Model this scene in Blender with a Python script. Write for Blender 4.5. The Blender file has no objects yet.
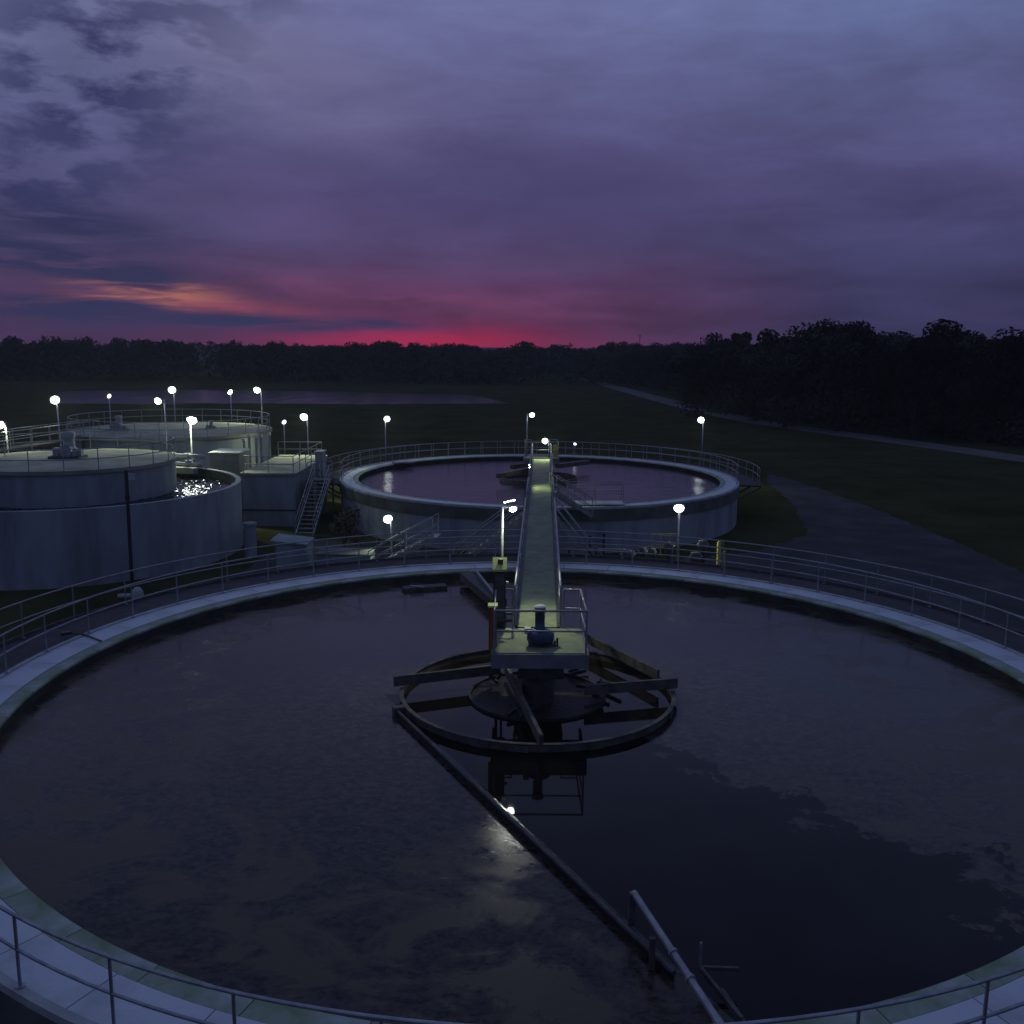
import bpy, math, random
from mathutils import Vector, Matrix
R = math.radians
random.seed(7)
SC = bpy.context.scene
COL = SC.collection

# ---------------------------------------------------------------- camera
F, YH, ROLL, HC = 950.0, 347.7, .008, 11.3
TH = math.atan((512 - YH) / F)
cam_d = bpy.data.cameras.new('camera'); cam = bpy.data.objects.new('camera', cam_d); COL.objects.link(cam)
cam_d.sensor_width = 36; cam_d.lens = F / 1024 * 36; cam_d.clip_start = .1; cam_d.clip_end = 4000
cam.location = (0, 0, HC)
_c, _s = math.cos(ROLL), math.sin(ROLL)
_fw = Vector((0, math.cos(TH), -math.sin(TH))); _dn = Vector((0, -math.sin(TH), -math.cos(TH))); _rt = Vector((1, 0, 0))
_x = _rt * _c - _dn * _s; _y = -(_rt * _s + _dn * _c)
m = Matrix((_x, _y, -_fw)).transposed().to_4x4(); m.translation = (0, 0, HC); cam.matrix_world = m
SC.camera = cam

# ---------------------------------------------------------------- world: dusk sky
def srgb(*c):
    return tuple((v / 255 / 12.92 if v / 255 <= .04045 else ((v / 255 + .055) / 1.055) ** 2.4) for v in c)
W = bpy.data.worlds.new('World'); SC.world = W; W.use_nodes = True
nt = W.node_tree; nt.nodes.clear()
def N(t, **k):
    n = nt.nodes.new(t)
    for a, b in k.items(): setattr(n, a, b)
    return n
def L(a, b): nt.links.new(a, b)
def setin(sock, v):
    if isinstance(v, bpy.types.NodeSocket): nt.links.new(v, sock)
    else: sock.default_value = v
def M(op, a, b=0.0, c=None, clamp=False):
    n = N('ShaderNodeMath', operation=op, use_clamp=clamp)
    setin(n.inputs[0], a); setin(n.inputs[1], b)
    if c is not None: setin(n.inputs[2], c)
    return n.outputs[0]
def mixc(f, a, b, mode='MIX'):
    n = N('ShaderNodeMix', data_type='RGBA', blend_type=mode); n.clamp_factor = True
    setin(n.inputs[0], f)
    for s, v in ((n.inputs[6], a), (n.inputs[7], b)):
        if isinstance(v, tuple): s.default_value = (*v[:3], 1)
        else: nt.links.new(v, s)
    return n.outputs[2]
def ramp(f, stops, interp='LINEAR'):
    n = N('ShaderNodeValToRGB'); r = n.color_ramp; r.interpolation = interp
    while len(r.elements) < len(stops): r.elements.new(.5)
    for e, (p, c) in zip(r.elements, sorted(stops)):
        e.position = p; e.color = (*c, 1) if isinstance(c, tuple) else (c, c, c, 1)
    setin(n.inputs[0], f); return n.outputs[0]
tc = N('ShaderNodeTexCoord'); sx = N('ShaderNodeSeparateXYZ'); L(tc.outputs['Generated'], sx.inputs[0])
dx, dy, dz = sx.outputs
el = M('MULTIPLY', M('ARCSINE', dz), 180 / math.pi)
az = M('MULTIPLY', M('ARCTAN2', dx, dy), 180 / math.pi)
def gauss(ca, sa, ce, se, slope=0.0):
    a = M('DIVIDE', M('SUBTRACT', az, ca), sa)
    e = M('DIVIDE', M('SUBTRACT', M('SUBTRACT', el, ce), M('MULTIPLY', M('SUBTRACT', az, ca), slope)), se)
    return M('POWER', 2.718, M('MULTIPLY', M('ADD', M('MULTIPLY', a, a), M('MULTIPLY', e, e)), -1.0))
# cloud layer coordinates: direction projected on a high plane, plus a side-streaked one
cmb = N('ShaderNodeCombineXYZ'); den = M('ADD', M('MAXIMUM', dz, 0), .12)
L(M('DIVIDE', dx, den), cmb.inputs[0]); L(M('DIVIDE', dy, den), cmb.inputs[1])
def noise(vec, scale, detail=6, rough=.55, dist=0.0, stretch=(1, 1, 1), loc=(0, 0, 0)):
    mp = N('ShaderNodeMapping'); L(vec, mp.inputs[0]); mp.inputs[1].default_value = loc; mp.inputs[3].default_value = stretch
    n = N('ShaderNodeTexNoise'); L(mp.outputs[0], n.inputs['Vector'])
    n.inputs['Scale'].default_value = scale; n.inputs['Detail'].default_value = detail
    n.inputs['Roughness'].default_value = rough; n.inputs['Distortion'].default_value = dist
    return n.outputs[0]
cae = N('ShaderNodeCombineXYZ'); L(M('MULTIPLY', az, .06), cae.inputs[0]); L(M('MULTIPLY', el, .3), cae.inputs[1])
n_big = noise(cmb.outputs[0], .75, 5, .5, .6)
n_wisp = noise(cae.outputs[0], 1.6, 9, .62, .9, (1, 1, 1), (3, 1, 0))
n_fine = noise(cae.outputs[0], 5.0, 7, .6, .5, (1, 1, 1), (7, 2, 0))
# wobble the elevation a little so bands are ragged
elw = M('ADD', el, M('MULTIPLY', M('SUBTRACT', n_wisp, .5), 3.4))
t = M('DIVIDE', elw, 40.0, clamp=True)
def prof(cs): return ramp(t, [(e / 40, srgb(*c)) for e, c in cs])
left = prof([(0, (70, 44, 76)), (1.2, (72, 48, 80)), (3, (76, 54, 88)), (5.6, (71, 65, 101)), (8.4, (74, 73, 113)), (11, (82, 84, 124)), (13.6, (92, 96, 135)), (18.5, (104, 109, 150)), (30, (88, 100, 144)), (40, (88, 103, 148))])
cent = prof([(0, (84, 44, 78)), (1.2, (88, 47, 82)), (2.8, (92, 54, 92)), (5.6, (78, 64, 104)), (8.4, (75, 69, 112)), (11, (80, 76, 120)), (13.6, (88, 87, 129)), (18.5, (101, 105, 148)), (30, (88, 100, 144)), (40, (88, 103, 148))])
right = prof([(0, (50, 45, 76)), (2.8, (54, 52, 88)), (5.6, (61, 60, 99)), (8.4, (72, 69, 111)), (11, (80, 79, 122)), (13.6, (87, 90, 133)), (18.5, (94, 105, 148)), (30, (86, 99, 144)), (40, (88, 103, 148))])
fl = M('DIVIDE', M('ADD', az, 24), 14, clamp=True)
fr = M('DIVIDE', M('SUBTRACT', az, 2), 17, clamp=True)
sky = mixc(fl, left, cent); sky = mixc(fr, sky, right)
# large soft light and dark cloud masses, strongest higher up
amp = M('MULTIPLY', M('SUBTRACT', n_big, .5), 1.0)
gain = M('ADD', M('ADD', 1.0, M('MULTIPLY', M('DIVIDE', el, 18, clamp=True), .12)), amp)
gain = M('ADD', gain, M('MULTIPLY', M('SUBTRACT', n_wisp, .5), .28))
gain = M('ADD', gain, M('MULTIPLY', M('SUBTRACT', n_fine, .5), .12))
cmo = N('ShaderNodeCombineXYZ'); L(M('ADD', M('MULTIPLY', az, .10), M('MULTIPLY', el, .08)), cmo.inputs[0]); L(M('SUBTRACT', M('MULTIPLY', el, .26), M('MULTIPLY', az, .035)), cmo.inputs[1])
n_mot = noise(cmo.outputs[0], 1.1, 10, .62, .3, (1, 1, 1), (5, 3, 0))
gain = M('ADD', gain, M('MULTIPLY', M('SUBTRACT', n_mot, .5), .65))
cg = N('ShaderNodeCombineXYZ'); [L(gain, cg.inputs[i]) for i in range(3)]
sky = mixc(1.0, sky, cg.outputs[0], 'MULTIPLY')
# paler patch of thin cloud upper left of centre, dim purple cloud in the middle
sky = mixc(M('MULTIPLY', gauss(-14, 8, 15, 3.2, -.25), M('MULTIPLY', n_wisp, .9)), sky, srgb(118, 112, 142))
sky = mixc(M('MULTIPLY', gauss(3, 10, 8.5, 3.0), .45), sky, srgb(63, 57, 98))
sky = mixc(M('MULTIPLY', gauss(-14, 7, 8.5, 2.2, -.15), M('MULTIPLY', n_wisp, .45)), sky, srgb(94, 74, 114))
# red band on the horizon
redm = M('MULTIPLY', gauss(-5.2, 8.0, .35, .85), M('ADD', .10, M('MULTIPLY', n_wisp, .95)))
sky = mixc(redm, sky, srgb(205, 26, 68))
sky = mixc(M('MULTIPLY', gauss(-9, 12, 2.9, 1.0, -.07), M('MULTIPLY', ramp(n_wisp, [(.4, 0.0), (.62, 1.0)]), .34)), sky, srgb(140, 68, 100))
# orange gap in the clouds on the left
org = M('MULTIPLY', gauss(-20.3, 3.0, 2.85, .6, -.06), ramp(noise(cae.outputs[0], 2.4, 8, .6, .6, (1, 2.2, 1), (1.3, 4, 0)), [(.40, 0.0), (.56, 1.0)]))
sky = mixc(org, sky, srgb(240, 150, 104))
sky = mixc(M('MULTIPLY', gauss(-17, 4.5, 2.3, .5, -.08), M('MULTIPLY', n_fine, .7)), sky, srgb(205, 96, 96))
# dark slate clouds: streaks left above and below the gap, ragged bank up the left side
dk = ramp(noise(cae.outputs[0], 2.6, 9, .6, .5, (1, 1.9, 1), (9, 3.4, 0)), [(.36, 0.0), (.52, 1.0)])
for ca, sa, ce, se, sl, k in ((-25, 8, 4.35, .9, -.13, 1.0), (-24, 5.5, 6.2, 1.1, -.1, .6), (-24, 5, 1.9, .8, -.02, .95), (-15, 6.5, 1.3, .5, -.03, .8), (-8, 3, 1.35, .28, -.03, .5)):
    sky = mixc(M('MULTIPLY', M('MULTIPLY', gauss(ca, sa, ce, se, sl), 1.25), M('ADD', .25, M('MULTIPLY', dk, k))), sky, srgb(47, 48, 84))
cai = N('ShaderNodeCombineXYZ'); L(M('MULTIPLY', az, .12), cai.inputs[0]); L(M('MULTIPLY', el, .3), cai.inputs[1])
dk2 = ramp(noise(cai.outputs[0], 1.9, 9, .6, .2, (1, 1, 1), (2, 8, 0)), [(.44, 0.0), (.58, 1.0)])
sky = mixc(M('MULTIPLY', M('MULTIPLY', gauss(-23, 6.5, 13.5, 6.0, .25), dk2), .95), sky, srgb(50, 52, 92))
sky = mixc(M('MULTIPLY', M('MULTIPLY', gauss(-27, 4.5, 7.6, 2.8), dk2), .7), sky, srgb(44, 47, 86))
sky = mixc(M('MULTIPLY', M('MULTIPLY', gauss(-17, 6, 18.6, 1.4), dk2), .6), sky, srgb(60, 60, 92))
# sky behind the camera: dark blue
back = M('DIVIDE', M('SUBTRACT', .35, dy), .9, clamp=True)
low = M('SUBTRACT', 1.0, M('DIVIDE', el, 50, clamp=True))
sky = mixc(M('MULTIPLY', back, low), sky, srgb(70, 80, 122))
sky = mixc(M('GREATER_THAN', 0, dz), sky, srgb(14, 15, 18))
bg = N('ShaderNodeBackground'); L(sky, bg.inputs[0]); bg.inputs[1].default_value = 1.0
ns = N('ShaderNodeTexSky', sky_type='NISHITA'); ns.sun_disc = False
ns.sun_elevation = R(-3); ns.sun_rotation = R(-6); ns.altitude = 30
bg2 = N('ShaderNodeBackground'); L(ns.outputs[0], bg2.inputs[0]); bg2.inputs[1].default_value = .012
ad = N('ShaderNodeAddShader'); L(bg.outputs[0], ad.inputs[0]); L(bg2.outputs[0], ad.inputs[1])
wo = N('ShaderNodeOutputWorld'); L(ad.outputs[0], wo.inputs[0])
SC.view_settings.view_transform = 'Standard'; SC.view_settings.look = 'None'
SC.view_settings.exposure = 0; SC.view_settings.gamma = 1

# ---------------------------------------------------------------- helpers
def ray(px, py):
    u, v = px - 512, py - 512
    u, v = _c * u + _s * v, -_s * u + _c * v
    return u, F * math.cos(TH) - v * math.sin(TH), -v * math.cos(TH) - F * math.sin(TH)
def at(px, py, z=0.0):
    x, y, zz = ray(px, py); k = (HC - z) / -zz
    return Vector((x * k, y * k, z))
def atY(px, py, Y):
    x, y, z = ray(px, py); k = Y / y
    return Vector((x * k, Y, HC + z * k))

def mat(name, col, rough=.7, metal=0.0, col2=None, scale=3.0, bump=0.0, bscale=None, emit=None, estr=0, stretch=(1, 1, 1), lo=.35, hi=.65, spec=.5, detail=6):
    global nt
    m = bpy.data.materials.new(name); m.use_nodes = True; nt = m.node_tree
    b = nt.nodes['Principled BSDF']
    b.inputs['Base Color'].default_value = (*col, 1); b.inputs['Roughness'].default_value = rough
    b.inputs['Metallic'].default_value = metal; b.inputs['Specular IOR Level'].default_value = spec
    tcn = N('ShaderNodeTexCoord')
    if col2:
        n = noise(tcn.outputs['Object'], scale, detail, .6, .3, stretch)
        f = ramp(n, [(lo, 0.0), (hi, 1.0)])
        L(mixc(f, col, col2), b.inputs['Base Color'])
    if bump:
        n = noise(tcn.outputs['Object'], bscale or scale * 3, 5, .6, 0, stretch)
        bp = N('ShaderNodeBump'); L(n, bp.inputs['Height']); bp.inputs['Strength'].default_value = bump; bp.inputs['Distance'].default_value = .05
        L(bp.outputs[0], b.inputs['Normal'])
    if emit:
        b.inputs['Emission Color'].default_value = (*emit, 1); b.inputs['Emission Strength'].default_value = estr
    return m
CONC = mat('concrete', (.36, .38, .37), .85, 0, (.22, .24, .22), 1.6, .3, 14)
RIMC = mat('cover_panel_paint', (.46, .49, .52), .65, 0, (.24, .26, .25), .9, .2, 9, lo=.42, hi=.85, detail=10)
ALGAE = mat('algae_stained_concrete', (.30, .34, .30), .8, 0, (.14, .19, .09), 1.3, .3, 12)
MURK = mat('near_black_matte', (.010, .009, .008), .5, 0, (.022, .019, .014), 2.5, .5, 8, spec=.3)
DARKC = mat('dark_mottled_wall', (.035, .04, .035), .6, 0, (.012, .014, .012), 2.0, .4, 9)
WALL = mat('painted_tank_wall', (.235, .265, .28), .8, 0, (.085, .095, .095), .8, .2, 6, stretch=(1, 1, .2), lo=.42, hi=.82, detail=9)
FASC = mat('dull_painted_steel', (.17, .17, .175), .7, .1, (.11, .11, .115), 2)
BAND = mat('stained_fascia', (.10, .11, .10), .85, 0, (.045, .05, .04), .9, .3, 8)
ROOF = mat('tank_roof_concrete', (.25, .25, .21), .9, 0, (.13, .14, .115), .5, .2, 8)
GALV = mat('galvanised_rail', (.34, .35, .36), .45, .65, (.22, .23, .24), 5)
DSTEEL = mat('weathered_dark_steel', (.10, .10, .095), .65, .3, (.045, .042, .038), 3, .3, 20)
BEAM = mat('scum_coated_steel', (.10, .10, .085), .75, .1, (.04, .038, .03), 3.5, .3, 20)
GRATE = mat('deck_plate', (.20, .23, .13), .7, .1, (.12, .14, .085), 2.2, .35, 30)
WALKG = mat('walkway_grating', (.055, .050, .050), .8, .2, (.03, .028, .03), 2.5, .4, 40)
BLACK = mat('black_paint', (.015, .016, .02), .45)
BLUE = mat('motor_blue_paint', (.03, .045, .09), .4, .2, (.02, .03, .055), 6)
YEL = mat('safety_yellow_paint', (.42, .34, .04), .6, 0, (.25, .21, .05), 5)
LIME = mat('lamplit_lime_top', (.55, .60, .16), .6, 0, (.42, .46, .12), 7)  # lime colour holds the lamplight on the cabinet top
ORG = mat('orange_box_paint', (.24, .085, .02), .65, 0, (.12, .045, .015), 4)
WHITE = mat('white_paint', (.45, .47, .46), .6, 0, (.3, .32, .31), 2)
FIBER = mat('pale_fibreglass', (.20, .25, .25), .7, 0, (.11, .15, .15), 1.5)
LENS = mat('lamp_lens', (.9, .95, 1), .3, emit=(.90, 1.0, .93), estr=9)
LENSN = mat('near_lamp_lens', (.9, .95, 1), .3, emit=(.97, 1.0, .85), estr=350)
LENSB6 = mat('basin_lamp_lens', (.9, .95, 1), .3, emit=(.92, 1.0, .93), estr=70)
LENSB = mat('lamp_lens_bluish', (.8, .8, 1), .3, emit=(.80, .78, 1.0), estr=3)
LEDM = mat('led_dot', (.9, .9, 1), .3, emit=(1, 1, 1), estr=10)
GRASS = mat('grass', (.024, .028, .010), 1, 0, (.056, .056, .024), .16, .5, 2.5, lo=.3, hi=.7, spec=0)
ROADM = mat('pale_road', (.14, .135, .13), .9, 0, (.09, .088, .085), .25, .2, 6, spec=.05)
GRAV = mat('gravel', (.072, .069, .068), .95, 0, (.042, .042, .042), .35, .5, 10, spec=.05)
LEAF = mat('foliage', (.052, .056, .034), .85, 0, (.030, .034, .022), .4, spec=0)
BARK = mat('bark', (.05, .04, .03), .9, 0, (.03, .025, .02), 3, spec=0)
SHRUB = mat('brown_shrub_leaves', (.09, .07, .03), .9, 0, (.05, .045, .02), 3)

_origin = {}
class MB:
    def __init__(s): s.v = []; s.f = []
    def box(s, c, d, rz=0.0, rx=0.0, ry=0.0):
        c = Vector(c); mtx = Matrix.Rotation(rz, 3, 'Z') @ Matrix.Rotation(ry, 3, 'Y') @ Matrix.Rotation(rx, 3, 'X'); b = len(s.v)
        for i in (-.5, .5):
            for j in (-.5, .5):
                for k in (-.5, .5): s.v.append(c + mtx @ Vector((i * d[0], j * d[1], k * d[2])))
        s.f += [[b + i for i in q] for q in ((0, 1, 3, 2), (4, 6, 7, 5), (0, 4, 5, 1), (2, 3, 7, 6), (0, 2, 6, 4), (1, 5, 7, 3))]
        return s
    def bar(s, a, b_, w, h):
        a, b_ = Vector(a), Vector(b_); d = (b_ - a); ln = d.length; d.normalize()
        up = Vector((0, 0, 1)) if abs(d.z) < .95 else Vector((0, 1, 0))
        sd = d.cross(up).normalized(); up = sd.cross(d); b = len(s.v)
        for p in (a, b_):
            for i, j in ((-1, -1), (1, -1), (1, 1), (-1, 1)): s.v.append(p + sd * i * w / 2 + up * j * h / 2)
        s.f += [[b + i for i in q] for q in ((0, 1, 2, 3), (7, 6, 5, 4), (0, 4, 5, 1), (1, 5, 6, 2), (2, 6, 7, 3), (3, 7, 4, 0))]
        return s
    def tube(s, pts, r, n=8, closed=False, r2=None):
        pts = [Vector(p) for p in pts]; b = len(s.v); N_ = len(pts)
        for i, p in enumerate(pts):
            if closed: d = pts[(i + 1) % N_] - pts[i - 1]
            else: d = pts[min(i + 1, N_ - 1)] - pts[max(i - 1, 0)]
            d.normalize(); up = Vector((0, 0, 1)) if abs(d.z) < .9 else Vector((0, 1, 0))
            sd = d.cross(up).normalized(); u2 = sd.cross(d)
            rr = r if r2 is None else r + (r2 - r) * i / (N_ - 1)
            for k in range(n):
                a = 2 * math.pi * k / n; s.v.append(p + (sd * math.cos(a) + u2 * math.sin(a)) * rr)
        for i in range(N_ if closed else N_ - 1):
            j = (i + 1) % N_
            for k in range(n):
                k2 = (k + 1) % n; s.f.append([b + i * n + k, b + i * n + k2, b + j * n + k2, b + j * n + k])
        if not closed: s.f += [[b + k for k in range(n)][::-1], [b + (N_ - 1) * n + k for k in range(n)]]
        return s
    def lathe(s, c, prof, n=24):
        c = Vector(c); b = len(s.v)
        for r, z in prof:
            for k in range(n):
                a = 2 * math.pi * k / n; s.v.append(c + Vector((r * math.cos(a), r * math.sin(a), z)))
        for i in range(len(prof) - 1):
            for k in range(n):
                k2 = (k + 1) % n; s.f.append([b + i * n + k, b + i * n + k2, b + (i + 1) * n + k2, b + (i + 1) * n + k])
        return s
    def sector(s, c, r0, r1, z0, z1, a0=0, a1=360, n=96, wob=0.0):
        """ring (or part of one) of rectangular section"""
        full = abs(a1 - a0) >= 359.99; b = len(s.v); cnt = n if full else n + 1
        for i in range(cnt):
            a = R(a0 + (a1 - a0) * i / n); ca, sa = math.cos(a), math.sin(a)
            for r, z in ((r0, z0), (r1, z0), (r1, z1), (r0, z1)): s.v.append(Vector((c[0] + r * ca, c[1] + r * sa, z)))
        for i in range(n):
            j = (i + 1) % cnt
            for k in range(4):
                k2 = (k + 1) % 4; s.f.append([b + i * 4 + k, b + i * 4 + k2, b + j * 4 + k2, b + j * 4 + k][::-1])
        if not full: s.f += [[b, b + 1, b + 2, b + 3], [b + n * 4 + 3, b + n * 4 + 2, b + n * 4 + 1, b + n * 4]]
        return s
    def disc(s, c, r, z, n=96):
        b = len(s.v)
        for i in range(n): s.v.append(Vector((c[0] + r * math.cos(2 * math.pi * i / n), c[1] + r * math.sin(2 * math.pi * i / n), z)))
        s.f.append(list(range(b, b + n))); return s
    def poly(s, pts):
        b = len(s.v); s.v += [Vector(p) for p in pts]; s.f.append(list(range(b, b + len(pts)))); return s
    def mesh(s, name, mt, off=Vector()):
        me = bpy.data.meshes.new(name); me.from_pydata([v - off for v in s.v], [], s.f); me.materials.append(mt); me.validate(); me.update(); return me
    def build(s, name, mt, parent=None, smooth=False):
        off = _origin.get(parent.name, Vector()) if parent else Vector()
        if parent is None:
            xs = [v.x for v in s.v]; ys = [v.y for v in s.v]; zs = [v.z for v in s.v]
            off = Vector(((min(xs) + max(xs)) / 2, (min(ys) + max(ys)) / 2, min(zs)))
        me = s.mesh(name, mt, off)
        o = bpy.data.objects.new(name, me); COL.objects.link(o); o.parent = parent
        if parent is None: o.location = off
        _origin[o.name] = off
        if smooth:
            for p in me.polygons: p.use_smooth = True
        return o
def tag(o, label, cat, group=None, kind=None):
    if label: o['label'] = label
    if cat: o['category'] = cat
    if group: o['group'] = group
    if kind: o['kind'] = kind
    return o
def thing(name, loc, label, cat, group=None):
    o = bpy.data.objects.new(name, None); COL.objects.link(o); o.location = loc; o.empty_display_size = .3
    _origin[o.name] = Vector(loc); return tag(o, label, cat, group)
def struct(name, mb, mt):
    o = mb.build(name, mt); o['kind'] = 'structure'; return o

# ---------------------------------------------------------------- ground, roads, ponds
struct("ground", MB().poly([(-1500, -300, 0), (1500, -300, 0), (1500, 1800, 0), (-1500, 1800, 0)]), GRASS)
def strip(pts, w, z):
    mb = MB(); L_, R_ = [], []
    for i, p in enumerate(pts):
        d = (Vector(pts[min(i + 1, len(pts) - 1)]) - Vector(pts[max(i - 1, 0)])); d.normalize(); n = Vector((-d.y, d.x, 0))
        L_.append(Vector((p[0], p[1], z)) + n * w / 2); R_.append(Vector((p[0], p[1], z)) - n * w / 2)
    b = 0
    for i in range(len(pts) - 1): mb.poly([L_[i], R_[i], R_[i + 1], L_[i + 1]])
    return mb
def ragged(pts, amp, seed=1):
    r_ = random.Random(seed); out = []
    for i, p in enumerate(pts):
        q = pts[(i + 1) % len(pts)]; n = max(1, min(160, int((Vector(q) - Vector(p)).length / (amp * 2))))
        for k in range(n):
            v = Vector(p).lerp(Vector(q), k / n); out.append(v + Vector((r_.uniform(-amp, amp), r_.uniform(-amp, amp), 0)))
    return out
road_pts = [at(x, y) for x, y in ((1160, 478), (1024, 459), (940, 447), (860, 436), (760, 422.5), (700, 410), (640, 394), (586, 379))]
struct('road', strip(road_pts, 5.2, .006), ROADM)
gp = [at(x, y) for x, y in ((768, 474), (800, 482), (850, 500), (900, 519), (960, 543), (1024, 573), (1130, 640))]
gp += [Vector((20, 18, 0)), Vector((-6, 36, 0)), Vector((-14, 44, 0)), Vector((-13, 56, 0)), Vector((-4, 52, 0)), Vector((6, 49, 0)), Vector((14, 53, 0)), Vector((18.5, 58, 0)), at(790, 500), at(768, 484)]
struct('gravel_yard', MB().poly([(p.x, p.y, .006) for p in ragged(gp, .22)]), GRAV)
struct('path', strip([(-17, 10, 0), (-18, 24, 0), (-14, 37, 0), (-9, 43, 0)], 2.2, .010), GRAV)

def water_mat(name, tint, rough, bumps, scale, strength=.3, stretch=(1, 1, 1)):
    global nt
    m = bpy.data.materials.new(name); m.use_nodes = True; nt = m.node_tree; b = nt.nodes['Principled BSDF']
    b.inputs['Base Color'].default_value = (*tint, 1); b.inputs['Roughness'].default_value = rough; b.inputs['IOR'].default_value = 1.33
    t_ = N('ShaderNodeTexCoord'); n = noise(t_.outputs['Object'], scale, 4, .55, .3, stretch)
    bp = N('ShaderNodeBump'); L(n, bp.inputs['Height']); bp.inputs['Strength'].default_value = strength; bp.inputs['Distance'].default_value = bumps
    L(bp.outputs[0], b.inputs['Normal']); return m
PONDM = water_mat('pond_water', (.008, .01, .014), .17, .35, .35, 1.0, (1, .12, 1))
RIPW = water_mat('choppy_basin_water', (.006, .007, .008), .04, .01, 12, .3)
FARW = water_mat('far_basin_water', (.03, .022, .034), .13, .06, .9, .8, (1, 2.5, 1))
pond = [at(x, y) for x, y in ((60, 403.5), (150, 403.8), (260, 403.2), (360, 404), (505, 403.5), (497, 400), (470, 395), (380, 393), (300, 391), (180, 390), (60, 391))]
struct('pond_water', MB().poly([(p.x, p.y, .008) for p in ragged(pond, 1.6)]), PONDM)


# ---------------------------------------------------------------- railings
def rail_arc(label, c, r, z, a0, a1, step, h=1.07, name='handrail', group=None, rr=.024, phase=0.0):
    full = abs(a1 - a0) > 359.9
    base = Vector((c[0] + r * math.cos(R((a0 + a1) / 2)), c[1] + r * math.sin(R((a0 + a1) / 2)), z))
    t_ = thing(name, base, label, 'handrail', group)
    n = 180 if full else max(16, int(abs(a1 - a0) / 2))
    for nm, hh, q in (('top_rail', h, rr * 1.1), ('mid_rail', h * .52, rr)):
        pts = [(c[0] + r * math.cos(R(a0 + (a1 - a0) * i / n)), c[1] + r * math.sin(R(a0 + (a1 - a0) * i / n)), z + hh) for i in range(n if full else n + 1)]
        MB().tube(pts, q, 8, full).build(nm, GALV, t_, True)
    pm = None; k = max(2, round(abs(a1 - a0) / step)); cnt = k if full else k + 1
    pm = MB().tube([(0, 0, 0), (0, 0, h)], rr, 8).lathe((0, 0, 0), [(.001, .015), (.07, .015), (.07, 0)], 8).mesh('post', GALV)
    for i in range(cnt):
        a = R(a0 + phase + (a1 - a0) * i / k)
        o = bpy.data.objects.new('post', pm); COL.objects.link(o); o.parent = t_
        o.location = Vector((c[0] + r * math.cos(a), c[1] + r * math.sin(a), z)) - base
    return t_
def rail_line(parent, pts, h=1.07, post_every=1.6, rr=.022, mt=None, posts=True, mids=(.52,)):
    """top rail, mid rail and posts along a polyline, as parts of parent"""
    mt = mt or GALV; pts = [Vector(p) for p in pts]; up = Vector((0, 0, 1))
    MB().tube([p + up * h for p in pts], rr * 1.1, 8).build('top_rail', mt, parent, True)
    for q in mids: MB().tube([p + up * h * q for p in pts], rr * .9, 8).build('mid_rail', mt, parent, True)
    if not posts: return
    off = _origin[parent.name]; pm = MB().tube([(0, 0, 0), (0, 0, h)], rr, 6).mesh('post', mt)
    done = []
    for a, b in zip(pts[:-1], pts[1:]):
        k = max(1, round((b - a).length / post_every))
        for i in range(k + 1):
            p = a + (b - a) * i / k
            if any((p - q).length < .3 for q in done): continue
            done.append(p); o = bpy.data.objects.new('post', pm); COL.objects.link(o); o.parent = parent; o.location = p - off

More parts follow.
